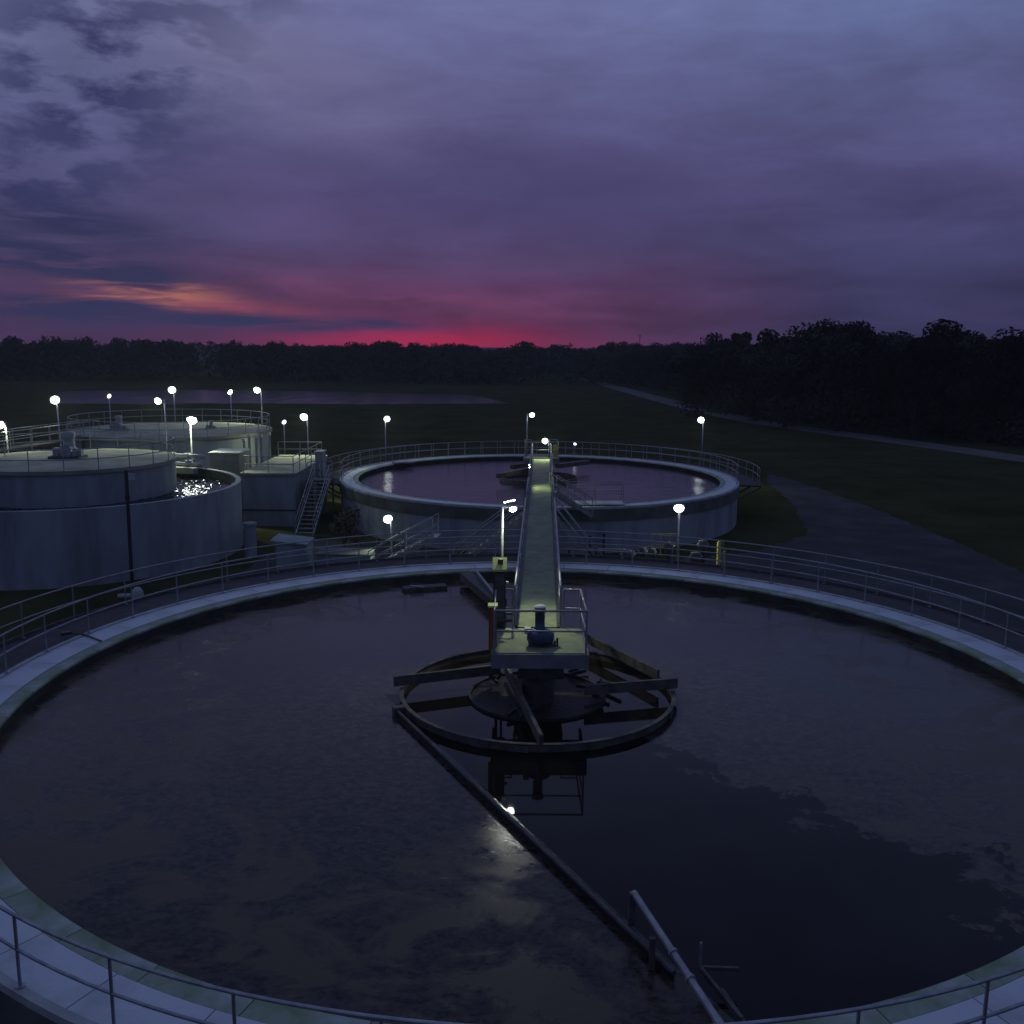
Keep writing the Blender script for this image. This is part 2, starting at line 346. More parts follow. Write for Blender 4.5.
# ---------------------------------------------------------------- clarifiers
NC, FC = (.80, 23.85), (1.8, 65.0)
ZR, ZW = 2.6, 2.28
def scum_mat():
    global nt
    m = bpy.data.materials.new('scummy_clarifier_water'); m.use_nodes = True; nt = m.node_tree; b = nt.nodes['Principled BSDF']
    t_ = N('ShaderNodeTexCoord'); s_ = N('ShaderNodeSeparateXYZ'); L(t_.outputs['Object'], s_.inputs[0]); x, y = s_.outputs[0], s_.outputs[1]
    wob = M('MULTIPLY', M('SUBTRACT', noise(t_.outputs['Object'], .55, 8, .65, .4), .5), 1.0)
    wob2 = M('MULTIPLY', M('SUBTRACT', noise(t_.outputs['Object'], 2.2, 6, .6, .4, (1, 1, 1), (4, 1, 0)), .5), .5)
    ang = M('ADD', M('ARCTAN2', y, x), M('ADD', wob, M('MULTIPLY', wob2, .6)))
    c1 = ramp(M('ADD', .5, M('MULTIPLY', M('SUBTRACT', R(-50), ang), 9.0), clamp=True), [(.35, 0.0), (.65, 1.0)])
    # right-hand side of the skimmer arm
    A, B = Vector((-3.6, -1.05)), Vector((1.62, -11.0)); d = (B - A).normalized(); n_ = Vector((-d.y, d.x))
    dist = M('ADD', M('ADD', M('MULTIPLY', x, n_.x), M('MULTIPLY', y, n_.y)), -(A.x * n_.x + A.y * n_.y))
    c2 = ramp(M('ADD', .5, M('MULTIPLY', dist, 8.0), clamp=True), [(.4, 0.0), (.6, 1.0)])
    clear = M('MULTIPLY', c1, c2)
    r2 = M('SQRT', M('ADD', M('MULTIPLY', x, x), M('MULTIPLY', y, y)))
    inside = M('SUBTRACT', 1.0, ramp(M('DIVIDE', r2, 10), [(.34, 0.0), (.37, 1.0)]))
    clear = M('MAXIMUM', clear, M('MULTIPLY', inside, .85))
    scum = M('SUBTRACT', 1.0, clear)
    fine = noise(t_.outputs['Object'], 3.6, 10, .74, .8, (1, 1.6, 1))
    patch = ramp(noise(t_.outputs['Object'], .42, 8, .66, .9, (1, 1.3, 1), (2.2, 5, 0)), [(.47, 0.0), (.56, 1.0)])
    patch = M('MULTIPLY', patch, ramp(M('DIVIDE', r2, 13), [(.45, 0.0), (.8, 1.0)]))
    fleck = noise(t_.outputs['Object'], 9.5, 6, .7, .5, (1, 1.3, 1), (8, 2, 1))
    spots = ramp(M('ADD', M('MULTIPLY', fine, .6), M('MULTIPLY', fleck, .4)), [(.43, 0.0), (.57, 1.0)])
    base = mixc(spots, (.008, .007, .0065), (.054, .043, .034))
    base = mixc(M('MULTIPLY', patch, .8), base, (.072, .058, .036))
    colr = mixc(scum, (.008, .0065, .005), base)
    L(colr, b.inputs['Base Color']); b.inputs['IOR'].default_value = 1.33; L(M('ADD', .26, M('MULTIPLY', scum, .14)), b.inputs['Specular IOR Level'])
    rg = M('ADD', .02, M('MULTIPLY', scum, M('ADD', .05, M('ADD', M('MULTIPLY', spots, .04), M('MULTIPLY', patch, .25))))); L(rg, b.inputs['Roughness'])
    bp = N('ShaderNodeBump'); L(M('MULTIPLY', fine, M('ADD', .03, scum)), bp.inputs['Height']); bp.inputs['Strength'].default_value = .16; bp.inputs['Distance'].default_value = .02
    L(bp.outputs[0], b.inputs['Normal']); return m
SCUM = scum_mat()

def clarifier(c, label, ri, rs, rp, rc, seams, panel_phase, hang=.5):
    t_ = thing('clarifier_tank', (c[0], c[1], 0), label, 'clarifier tank', 'round clarifier tanks')
    MB().sector(c, ri, rs - .3, .0, ZR - .085, n=144).build('inner_wall', DARKC, t_)
    MB().sector(c, rs - .298, rc - hang, .0, 1.85, n=144).build('tank_wall', WALL, t_)
    MB().sector(c, rs - .298, rc, 1.853, ZR - .09, n=144).build('launder_fascia', BAND, t_)
    MB().sector(c, rp, rc, ZR - .087, ZR + .035, n=144).build('outer_curb', CONC, t_)
    off = _origin[t_.name]; dA = 360 / seams; g = .04
    pm = MB().sector((0, 0), rs + .012, rp - .012, ZR - .08, ZR, g, dA - g, 5).mesh('cover_panel', RIMC)
    sm = MB().sector((0, 0), ri - .03, rs - .012, ZR - .08, ZR - .018, g, dA - g, 5).mesh('weir_ledge', ALGAE)
    for i in range(seams):
        for nm, me, ph in (('cover_panel', pm, 0), ('weir_ledge', sm, 1.5)):
            o = bpy.data.objects.new(nm, me); COL.objects.link(o); o.parent = t_
            o.rotation_euler.z = R(i * dA + panel_phase + ph); o.location = (0, 0, 0)
    return t_
near = clarifier(NC, 'large round clarifier tank in the foreground with blue-grey covered rim', 13.0, 13.38, 14.24, 14.38, 48, 2.0)
far = clarifier(FC, 'round clarifier tank in the middle distance with pinkish water and pale wall', 12.3, 12.6, 13.3, 13.5, 48, 1.0, .08)
def water_disc(name, c, r, z, mt):
    return struct(name, MB().disc(c, r, z, 128), mt)
water_disc('clarifier_water', NC, 13.05, ZW, SCUM)
water_disc('far_clarifier_water', FC, 12.35, ZW, FARW)
rail_arc('long two-bar handrail on the inner side of the nearest walkway, all round the foreground tank', NC, 14.27, ZR + .035, 0, 360, 7.5, phase=5.9)
def walkway(c, r0, r1, a0, a1, label):
    t_ = thing('walkway', (c[0], c[1] + r0, 0), label, 'walkway')
    MB().sector(c, r0 + .01, r1, ZR - .22, ZR - .12, a0, a1, 90).build('grating', WALKG, t_)
    MB().sector(c, r1 + .002, r1 + .05, ZR - .34, ZR - .02, a0, a1, 90).build('edge_channel', DSTEEL, t_)
    k = int((a1 - a0) / 9)
    for i in range(k + 1):
        a = R(a0 + (a1 - a0) * i / k); ca, sa = math.cos(a), math.sin(a)
        MB().bar((c[0] + (r0 + .02) * ca, c[1] + (r0 + .02) * sa, ZR - 1.1), (c[0] + r1 * ca, c[1] + r1 * sa, ZR - .28), .07, .1).build('bracket', DSTEEL, t_)
walkway(NC, 14.38, 16.15, -12, 192, 'dark grating walkway around the back of the foreground tank')
rail_arc('two-bar handrail on the outer edge of the walkway round the back of the foreground tank', NC, 16.08, ZR - .1, -14.1, 196, 7.5, 1.12)
walkway(FC, 13.5, 14.85, -12, 196, 'walkway with lit edge around the back of the far clarifier tank')
rail_arc('inner two-bar handrail on the rim at the back of the far clarifier tank', FC, 13.38, ZR + .035, -12, 194, 6.0)
rail_arc('outer two-bar handrail at the back of the far clarifier tank', FC, 14.78, ZR - .12, -12, 196, 6.0)

# ---------------------------------------------------------------- footbridge, platforms
ZD = 3.85
FB = (2.12, 65.0)
bdir = (Vector((FB[0], FB[1], 0)) - Vector((NC[0], NC[1], 0))).normalized(); bn = Vector((bdir.y, -bdir.x, 0))
def bp(s, off=0.0, z=ZD): return Vector((NC[0], NC[1], 0)) - Vector((.12, 0, 0)) + bdir * s + bn * off + Vector((0, 0, z))
BL = (Vector((FB[0], FB[1])) - Vector((NC[0], NC[1]))).length
br = thing('footbridge', bp(BL / 2, 0, 0), 'long narrow footbridge of olive deck plates linking the two clarifier tanks', 'footbridge')
segs = [(1.0, 5.2), (5.22, 9.6), (9.62, 13.95), (13.97, 17.0), (17.02, 24.6), (24.62, 27.4), (27.42, 31.0), (31.02, 35.6), (35.62, 40.6)]
for a, b in segs: MB().bar(bp(a, 0, ZD - .03), bp(b, 0, ZD - .03), 1.06, .05).build('deck_plate', GRATE, br)
for sd in (-1, 1):
    MB().bar(bp(1.0, sd * .575, ZD - .16), bp(40.6, sd * .575, ZD - .16), .08, .34).build('girder', DSTEEL, br)
    rail_line(br, [bp(1.25, sd * .62), bp(16.6, sd * .62)], post_every=2.2, rr=.03)
    rail_line(br, [bp(18.4, sd * .62), bp(23.2, sd * .62)], post_every=2.2, rr=.03)
    rail_line(br, [bp(25.0, sd * .62), bp(40.2, sd * .62)], post_every=2.2, rr=.03)
for s_ in (14.6, 17.2, 20.8, 24.4, 27.0):
    for sd in (-1, 1):
        MB().box(bp(s_, sd * .5, (ZD - .33) / 2), (.18, .18, ZD - .33)).build('column', CONC, br)

def platform(c, label, w=2.3, d=2.1, fwd=-1.05):
    t_ = thing('drive_platform', (c[0], c[1], ZW), label, 'platform')
    cx, cy = c[0], c[1]
    y0, y1 = cy + fwd, cy + fwd + d
    MB().box((cx, (y0 + y1) / 2, ZD + .01), (w, d, .05)).build('deck', GRATE, t_)
    MB().box((cx, y0 - .03, ZD - .17), (w + .12, .06, .36)).box((cx - w / 2 - .03, (y0 + y1) / 2, ZD - .17), (.06, d, .36)).box((cx + w / 2 + .03, (y0 + y1) / 2, ZD - .17), (.06, d, .36)).build('fascia', FASC, t_)
    MB().box((cx + .05, cy + .1, ZD - .6), (1.15, 1.15, .5)).build('gearbox_housing', DSTEEL, t_)
    MB().lathe((cx, cy, 0), [(.42, ZW - .3), (.42, ZD - .85)], 20).build('centre_column', DSTEEL, t_)
    z = ZD + .035
    hw = w / 2 - .02
    rail_line(t_, [(cx - .68, y1, z), (cx - hw, y1, z), (cx - hw, y0, z), (cx + hw, y0, z), (cx + hw, y1, z), (cx + .68, y1, z)], post_every=2.6, rr=.026)
    return t_, y0, y1
pc = (.72, 23.55)
pl, py0, py1 = platform(pc, 'railed drive platform at the centre of the foreground tank')
pl2, _, _ = platform((2.0, FC[1] + .6), 'railed drive platform at the centre of the far tank')

# drive motor on the platform
dm = thing('drive_motor', (pc[0] + .03, pc[1] - .35, ZD + .035), 'dark blue geared drive motor standing upright on the foreground platform', 'motor')
x0, y0_, z0 = _origin[dm.name]
MB().box((x0, y0_, z0 + .04), (.62, .5, .08)).build('base_plate', DSTEEL, dm)
MB().lathe((x0, y0_, z0), [(.0, .08), (.33, .08), (.35, .14), (.34, .28), (.26, .36), (.16, .4), (.0, .4)], 20).build('gearbox', BLUE, dm, True)
MB().lathe((x0 - .02, y0_ + .05, z0), [(.15, .38), (.15, .43), (.125, .44), (.125, .86), (.14, .87), (.14, .93), (.0, .95)], 18).build('motor', BLUE, dm, True)
MB().lathe((x0 - .02, y0_ + .05, z0), [(.15, .95), (.16, .98), (.1, 1.01), (.0, 1.01)], 18).build('fan_cover', WHITE, dm)
MB().box((x0 - .33, y0_ + .02, z0 + .36), (.16, .2, .14)).build('terminal_box', WHITE, dm)
MB().tube([(x0 - .25, y0_, z0 + .24), (x0 - .34, y0_, z0 + .24)], .12, 14).build('side_flange', BLUE, dm)
MB().box((x0 + .42, y0_ - .1, z0 + .1), (.05, .05, .2)).box((x0 + .36, y0_ - .14, z0 + .07), (.05, .04, .14)).build('limit_switch', BLACK, dm)

# control cabinet, lamplight on its top put into a lime colour, on the back left corner of the platform, and the orange hose box
cbx = atY(499.5, 603, pc[1] + 1.15)
cx_, cy_ = cbx.x, cbx.y
cb = thing('control_cabinet', (cx_, cy_, ZD), 'tall dark control cabinet with lamplit lime-yellow top at the back left corner of the platform', 'cabinet')
MB().box((cx_, cy_, ZD + .82), (.33, .30, 1.58)).box((cx_ - .08, cy_ + .05, ZD - .25), (.08, .1, .6)).build('body', BLACK, cb)
MB().box((cx_, cy_ - .157, ZD + .88), (.26, .012, 1.3)).build('door', DSTEEL, cb)
MB().box((cx_, cy_ + .03, ZD + 1.76), (.38, .46, .05), rx=R(34)).box((cx_, cy_ - .15, ZD + 1.63), (.38, .03, .06)).build('sloped_hood', LIME, cb)
MB().box((cx_ + .02, cy_ + .02, ZD + 1.84), (.14, .12, .12)).build('pole_socket', DSTEEL, cb)
MB().lathe((cx_ + .2, cy_ - .1, ZD + 1.28), [(.0, .05), (.045, .03), (.045, -.03), (0, -.05)], 10).build('indicator', WHITE, cb)
ob = thing('hose_box', (pc[0] - 1.18, pc[1] - .55, ZD - .1), 'rusty orange upright box on the left side rail of the platform', 'box')
x1, y1_, z1 = _origin[ob.name]
MB().box((x1, y1_, z1 + .62), (.2, .26, 1.1)).build('body', ORG, ob)
MB().box((x1, y1_, z1 + 1.20), (.24, .3, .05)).build('lid', LIME, ob)

# ---------------------------------------------------------------- rotating scum ring, skimmer
rc_ = (.70, 23.82)
rg = thing('skimmer_ring', (rc_[0], rc_[1], ZW), 'big steel ring with crossing beams floating round the centre of the foreground tank', 'skimmer ring')
MB().sector(rc_, 3.52, 3.56, ZW - .1, ZW + .18, n=90).build('baffle_ring', BEAM, rg)
MB().sector(rc_, 3.49, 3.60, ZW + .181, ZW + .2, n=90).build('ring_flange', BEAM, rg)
for a in (20, 62, 118, 160, 205, 247, 262, 291, 338): 
    ca, sa = math.cos(R(a)), math.sin(R(a))
    MB().box((rc_[0] + 3.57 * ca, rc_[1] + 3.57 * sa, ZW + .07), (.05, .42, .17), rz=R(a)).build('splice_plate', BEAM, rg)
zb = ZW + .40
for p, q in (((396, 681), (500, 669)), ((675, 683), (585, 690)), ((541, 740), (506, 668)), ((657, 674), (578, 634))):
    a, b = at(*p, zb), at(*q, zb); e = (b - a).normalized() * .06
    MB().bar(a - e, b, .09, .27).build('beam', BEAM, rg)
fw = thing('feedwell', (rc_[0], rc_[1], ZW - .2), 'round dark drum partly under the platform inside the skimmer ring', 'feedwell')
MB().sector(rc_, 1.74, 1.80, ZW - .2, ZW + .07, n=60).build('drum', DARKC, fw)
MB().sector(rc_, .3, 1.735, ZW - .2, ZW + .012, n=48).build('drum_floor', MURK, fw)  # flat near-black disc fills the drum at water level
random.seed(3)
for i in range(15):
    a = R(random.uniform(0, 360)); r = random.uniform(1.15, 1.9); p = Vector((rc_[0] + r * math.cos(a), rc_[1] + r * math.sin(a), ZW + .12))
    q = p + Vector((random.uniform(-.6, .6), random.uniform(-.6, .6), random.uniform(.0, .16)))
    MB().bar(p, q, .07, .09).build('strut', DARKC, fw)

sa_ = thing('scum_skimmer', at(398, 712, ZW), 'long thin pipe lying on the water from the ring toward the lower right', 'skimmer')
a, b = at(397, 711, ZW + .12), at(674, 973, ZW + .12)
MB().tube([a, a.lerp(b, .35), b], .042, 8).build('pipe', DSTEEL, sa_)
MB().bar(a - Vector((0, 0, .12)), b - Vector((0, 0, .12)), .02, .16).build('rubber_blade', BLACK, sa_)
MB().box(a + Vector((.04, .08, -.02)), (.3, .2, .22), rz=.4).build('hinge', DSTEEL, sa_)
sb = thing('scum_beach', at(690, 960, ZW), 'sloping blue-grey pipe and scum beach at the bottom right of centre', 'scum beach')
a, b = at(634, 893, ZW + .62), at(716, 1018, ZW + .55); b2 = at(742, 1062, ZW + .5)
MB().tube([a, b], .055, 10).build('pipe', GALV, sb)
MB().tube([b, b2], .065, 10).build('pipe_end', GALV, sb)
for k in (.52, .72): MB().tube([a.lerp(b, k), a.lerp(b, k + .02)], .075, 10).build('coupling', GALV, sb)
MB().box(a + Vector((-.02, .02, -.28)), (.10, .10, .55)).build('leg', DSTEEL, sb)
MB().box(a.lerp(b, .35) + Vector((-.1, -.05, -.32)), (.08, .08, .5)).build('leg', DSTEEL, sb)
c0, c1 = at(700, 968, ZW + .3), at(742, 1020, ZW + .3)
MB().bar(c0, c1, .05, .08).bar(c0, c0 + Vector((.55, -.02, 0)), .04, .06).bar(at(722, 990, ZW + .25), at(745, 1024, ZW + .3), .05, .05).build('frame', DSTEEL, sb)
MB().tube([c0, c0 + Vector((0, 0, .4))], .02, 6).build('stub_post', GALV, sb)

# scum trough by the far rim
st = thing('scum_trough', at(480, 590, ZW), 'dark scum trough and floating box beside the back wall of the foreground tank', 'scum trough')
a, b = at(466, 576, ZW + .3), at(500, 604, ZW + .3)
MB().bar(a, b, .5, .3).build('trough', DSTEEL, st)
MB().bar(at(476, 571, ZW + .6), at(499, 600, ZW + .55), .08, .08).build('push_rod', GALV, st)
MB().bar(at(403, 589, ZW + .06), at(446, 586, ZW + .06), .45, .12).build('float', DSTEEL, st)
MB().bar(at(410, 586, ZW + .2), at(424, 587, ZW + .16), .1, .05).build('float_handle', GALV, st)

# far tank mechanism
f2 = thing('skimmer_ring', (FC[0], FC[1], ZW), 'small distant steel ring and dark beams round the far tank centre', 'skimmer ring')
MB().sector(FC, 2.6, 2.68, ZW - .1, ZW + .3, n=60).build('baffle_ring', BEAM, f2)
for p, q, ww in (((512, 467), (533, 464), .3), ((557, 466), (588, 462), .45), ((497, 476), (530, 470), .14)):
    MB().bar(at(*p, ZW + .7), at(*q, ZW + .7), ww, .3).build('beam', DSTEEL, f2)

# ---------------------------------------------------------------- stairs
def stair(name, label, foot, head, w, n=None, group=None, rails=True):
    """foot/head: centre points of the lowest and the highest tread"""
    foot, head = Vector(foot), Vector(head); t_ = thing(name, (foot.x, foot.y, foot.z), label, 'stairs', group)
    h = Vector((head.x - foot.x, head.y - foot.y, 0)); hd = h.normalized(); sd = Vector((-hd.y, hd.x, 0)); n = n or max(3, round((head.z - foot.z) / .2))
    for k in (-1, 1):
        MB().bar(foot + sd * k * w / 2, head + sd * k * w / 2, .05, .24).build('stringer', GALV, t_)
        if rails: rail_line(t_, [foot + sd * k * w / 2, head + sd * k * w / 2], h=.95, post_every=1.5)
    rz = math.atan2(hd.y, hd.x)
    for i in range(n + 1):
        MB().box(foot.lerp(head, i / n), (.24, w - .06, .035), rz=rz).build('tread', GALV, t_)
    return t_
stair('stairs', 'steep grey steel stairs on the left, beside the far clarifier tank', (-12.35, 55.4, .1), (-12.2, 60.3, 2.9), 1.05)
stair('stairs', 'shiny aluminium stairs under the lamp between the tanks, climbing right', (atY(372, 569, 43).x, 43, atY(372, 569, 43).z), (atY(436, 536, 42.6).x, 42.6, atY(436, 536, 42.6).z), 1.15)
stair('stairs', 'dark stairs descending left from the footbridge toward the aluminium stairs', (-2.7, 43.2, 1.2), (.55, 43.2, 3.7), 1.0)
stair('stairs', 'dark stairs descending right from the middle of the footbridge', (4.6, 43.6, .3), (1.9, 43.2, 3.7), 1.0)
stair('stairs', 'dark stairs from the footbridge down to the rim of the far tank', (4.2, 51.4, 2.3), (2.2, 50.6, 3.7), .9)
ld = thing('landing', (4.6, 52.6, 2.2), 'railed landing, whitened as a lit edge, right of the footbridge at the front of the far tank', 'landing')
MB().box((4.7, 52.9, 2.72), (3.2, 1.0, .08)).build('deck', WHITE, ld)  # white deck colour stands in for a lit edge of the tank rim
for x_ in (3.4, 4.7, 6.0): MB().box((x_, 52.9, 1.34), (.1, .1, 2.68)).build('leg', DSTEEL, ld)
rail_line(ld, [(3.1, 52.4, 2.76), (6.2, 52.4, 2.76)], post_every=1.5)
rail_line(ld, [(3.1, 53.4, 2.76), (6.2, 53.4, 2.76)], post_every=1.5)

# ---------------------------------------------------------------- left tanks
AC, BC, CC = (-24.3, 51.8), (-24.6, 52.6), (-25.8, 72.0)
ta = thing('basin_tank', (AC[0], AC[1], 0), 'low wide open basin on the left with smooth pale blue-grey outer wall', 'basin tank')
RA, ZA = 9.0, 3.7
MB().sector(AC, RA - .28, RA, 0, ZA, n=110).build('tank_wall', WALL, ta)
MB().sector(AC, RA - .30, RA - .282, 0, ZA - .02, n=110).build('dark_lining', DARKC, ta)  # thin near-black liner darkens the inside of the basin wall
from mathutils import noise as mn
wv = MB(); na, nr = 420, 95
for i in range(nr + 1):
    r = 4.9 + (RA - .285 - 4.9) * i / nr
    for k in range(na):
        a = R(-130 + 260 * k / (na - 1)); x, y = AC[0] + r * math.cos(a), AC[1] + r * math.sin(a)
        z = 3.18 + .045 * mn.noise((x * 2.6, y * 2.6, 0)) + .038 * mn.noise((x * 6.5, y * 6.5, 3)) + .012 * mn.noise((x * 10, y * 10, 7))
        wv.v.append(Vector((x, y, z)))
for i in range(nr):
    for k in range(na - 1): wv.f.append([i * na + k, (i + 1) * na + k, (i + 1) * na + k + 1, i * na + k + 1])
bw = wv.build('basin_water', RIPW, None, True); bw['kind'] = 'structure'
tb = thing('digester_tank', (BC[0], BC[1], 0), 'flat-roofed round tank rising inside the open basin at the far left', 'digester tank')
RB, ZB = 5.5, 5.0
MB().sector(BC, RB - .3, RB, 0, ZB - .2, n=90).build('tank_wall', WALL, tb)
MB().sector(BC, .02, RB + .1, ZB - .195, ZB, n=90).build('roof', ROOF, tb)
tcn_ = thing('digester_tank', (CC[0], CC[1], 0), 'flat-roofed round tank behind the basin, its pale roof lit by lamps', 'digester tank')
RC2, ZC = 7.2, 5.0
MB().sector(CC, RC2 - .3, RC2, 0, ZC - .22, n=100).build('tank_wall', WALL, tcn_)
MB().sector(CC, .02, RC2 + .15, ZC - .215, ZC, n=100).build('roof', ROOF, tcn_)
rail_arc('handrail around the flat roof of the leftmost tank', BC, RB - .05, ZB, 0, 360, 17, rr=.026)
rail_arc('handrail around the lamp-lit roof of the back left tank', CC, RC2 - .05, ZC, 0, 360, 13, rr=.028)
cw = thing('catwalk', (-31, 64, 4), 'railed catwalk at far left running toward the back left tank', 'catwalk')
MB().bar((-31.5, 56, 4.9), (-29.8, 67.2, 4.9), 1.2, .1).build('deck', WALKG, cw)
for sd in (-.55, .55): rail_line(cw, [(-31.5 + sd, 56, 4.95), (-29.8 + sd, 67.2, 4.95)], post_every=1.8, rr=.028)
for y_ in (57, 61.5, 66): MB().box((-31.4 + (y_ - 56) * .15, y_, 2.42), (.16, .16, 4.84)).build('leg', DSTEEL, cw)

def mixer(loc, s, label, tilt=0):
    x, y, z = loc; t_ = thing('roof_mixer', loc, label, 'mixer')
    MB().box((x, y, z + .06 * s), (1.5 * s, 1.0 * s, .12 * s)).build('skid', DSTEEL, t_)
    MB().lathe((x + .1 * s, y, z), [(.42 * s, .12 * s), (.42 * s, .4 * s), (.28 * s, .55 * s), (.24 * s, .95 * s), (.3 * s, 1.0 * s), (.3 * s, 1.25 * s), (0, 1.32 * s)], 18).build('housing', CONC, t_, True)
    MB().tube([(x + .1 * s, y - .45 * s, z + .38 * s), (x + .1 * s, y - .1 * s, z + .38 * s)], .3 * s, 16).build('flange', GALV, t_)
    MB().box((x - .5 * s, y, z + .3 * s), (.3 * s, .35 * s, .4 * s)).box((x + .6 * s, y, z + .25 * s), (.25 * s, .3 * s, .3 * s)).build('junction_box', GALV, t_)
p = at(68, 458, ZB); mixer((p.x, p.y, ZB), 1.15, 'bulky grey mixer drive standing on the leftmost tank roof')
p = at(118, 430, ZC); mixer((p.x, p.y, ZC), .85, 'small grey mixer drive on the roof of the back left tank')
mixer((CC[0] + 2.6, CC[1] + 1, ZC), .5, 'low grey roof hatch unit behind the centre lamp of the back left tank')

# black stand pipe and sign in front of basin wall
dp = thing('downpipe', at(131, 583), 'black vertical pipe against the basin wall, leaning slightly', 'pipe')
pa = atY(132, 581, 44.2); pb = atY(126, 470, 44.2)
MB().tube([pa, pa.lerp(pb, .5), pb], .085, 10).build('pipe', BLACK, dp)
MB().tube([pb.lerp(pa, .23) - Vector((0, 0, 0)), pb.lerp(pa, .26)], .12, 10).build('collar', BLACK, dp)
p = atY(133, 476, 49.0)
sg = thing('wall_sign', (p.x, p.y - .2, p.z - .2), 'tiny pale square plate on the leftmost tank wall', 'sign')
MB().box((p.x, p.y - .2, p.z), (.32, .03, .34)).build('plate', WHITE, sg)
bo = thing('valve_cover', at(138, 600), 'rounded off-white valve cover on the grass below the basin', 'valve cover')
p = at(138, 601)
MB().lathe((p.x, p.y, 0), [(.24, 0), (.26, .3), (.22, .5), (.12, .62), (0, .66)], 18).build('dome', CONC, bo, True)
MB().tube([(p.x - .2, p.y, .25), (p.x - .9, p.y + .1, .2)], .1, 10).build('pipe_stub', CONC, bo, True)

# square tank block E
te = thing('splitter_box', (-15.6, 64.5, 0), 'square concrete tank block with yellowish top and rails, left of the steel stairs', 'concrete tank')
EX0, EX1, EY0, EY1, EZ = -17.05, -13.7, 59.3, 69.5, 3.4
MB().box(((EX0 + EX1) / 2, (EY0 + EY1) / 2, (EZ - .15) / 2), (EX1 - EX0, EY1 - EY0, EZ - .15)).build('wall', WALL, te)
MB().box(((EX0 + EX1) / 2, (EY0 + EY1) / 2, EZ - .073), (EX1 - EX0 + .2, EY1 - EY0 + .2, .15)).build('roof_slab', ROOF, te)
MB().box(((EX0 + EX1) / 2, EY0 - .02, 1.05), (EX1 - EX0 + .02, .06, .07)).build('pipe_band', BLACK, te)
rail_line(te, [(EX0 + .1, EY0 + .1, EZ), (EX1 - .1, EY0 + .1, EZ), (EX1 - .1, EY1 - 1, EZ), (EX0 + .1, EY1 - 1, EZ)], post_every=1.7, rr=.028)
sc_ = thing('stair_column', (-13.3, 65, 0), 'tall narrow pale column behind the head of the steel stairs', 'column')
MB().box((-13.1, 64.5, 2.1), (.5, 1.2, 4.2)).build('shaft', WALL, sc_)
MB().box((-13.1, 64.5, 4.24), (.6, 1.3, .08)).build('cap', CONC, sc_)
ld = thing('landing', (-12.3, 61.5, 0), 'landing at the head of the steep steel stairs beside the far tank', 'landing')
MB().box((-12.5, 61.2, 2.75), (1.6, 1.6, .08)).build('deck', WALKG, ld)
rail_line(ld, [(-13.2, 60.6, 2.8), (-13.2, 61.9, 2.8), (-11.8, 61.9, 2.8)], post_every=1.3, rr=.028)
for x_, y_ in ((-13.2, 60.6), (-11.8, 61.9), (-13.2, 61.9)): MB().box((x_, y_, 1.35), (.1, .1, 2.7)).build('leg', DSTEEL, ld)
# stuff between basin and back tank
gb = thing('pump_house', at(232, 500), 'plain grey-beige concrete box between the basin and the lamp-lit tank', 'pump house')
MB().box((-18.6, 62.2, 2.2), (1.9, 2.4, 4.4)).build('wall', ROOF, gb)
MB().box((-18.6, 62.2, 4.45), (2.05, 2.55, .09)).build('roof', CONC, gb)
for i, (x_, y_, vl) in enumerate(((249, 436, 'second vent pipe from the left, thin, right of the lamp-lit tank'), (256, 437, 'middle one of the five thin vent pipes right of the lamp-lit tank'), (261, 436, 'fourth vent pipe from the left, close to the middle one'), (269, 434, 'rightmost and tallest of the five vent pipes right of the lamp-lit tank'), (244, 440, 'leftmost and lowest of the five vent pipes, beside the concrete box'))):
    p = atY(x_, y_, 66.0 + i * .4)
    o = thing('vent_pipe', (p.x, p.y, 2.5), vl, 'vent pipe', 'vent pipes by the back left tank')
    MB().tube([(p.x, p.y, 0.0), (p.x, p.y, p.z - .1)], .09, 8).build('pipe', GALV, o)
    MB().lathe((p.x, p.y, p.z), [(.0, .12), (.13, .06), (.13, -.1), (.09, -.12)], 10).build('cap', WHITE, o)
pg = thing('pipe_gallery', (-21.3, 61, 0), 'horizontal pipes and valves over the basin water in front of the lamp-lit tank', 'pipework')
for z_, y_ in ((3.9, 60.3), (4.35, 60.9)):
    MB().tube([(-23.0, y_, z_), (-19.5, y_ - 1.2, z_)], .14, 12).build('pipe', GALV, pg, True)
for x_ in (-22.6, -21.5, -20.4):
    y_ = 60.3 - (x_ + 23) * .34
    MB().box((x_, y_, 1.95), (.12, .12, 3.9)).build('support', DSTEEL, pg)
    MB().lathe((x_, y_, 4.05), [(.2, 0), (.2, .12), (.06, .14), (.06, .5), (.22, .52), (.22, .56), (0, .57)], 12).build('valve', GALV, pg)
MB().box((-21.4, 59.2, 3.6), (3.6, .5, .35), rz=-.32).build('weir_trough', ROOF, pg)
ww_ = thing('dividing_wall', (-20.9, 58.6, 0), 'low dark dividing wall behind the choppy basin water', 'wall')
MB().box((-20.7, 59.9, 1.7), (5.0, .25, 3.4), rz=-.32).build('wall', DARKC, ww_)
so = thing('concrete_post', at(252, 560), 'short stout concrete post on the ground behind the walkway rail', 'post')
p = at(251, 556); MB().lathe((p.x, p.y, 0), [(.33, 0), (.33, 1.7), (.38, 1.72), (.38, 1.85), (0, 1.9)], 16).build('shaft', WALL, so)

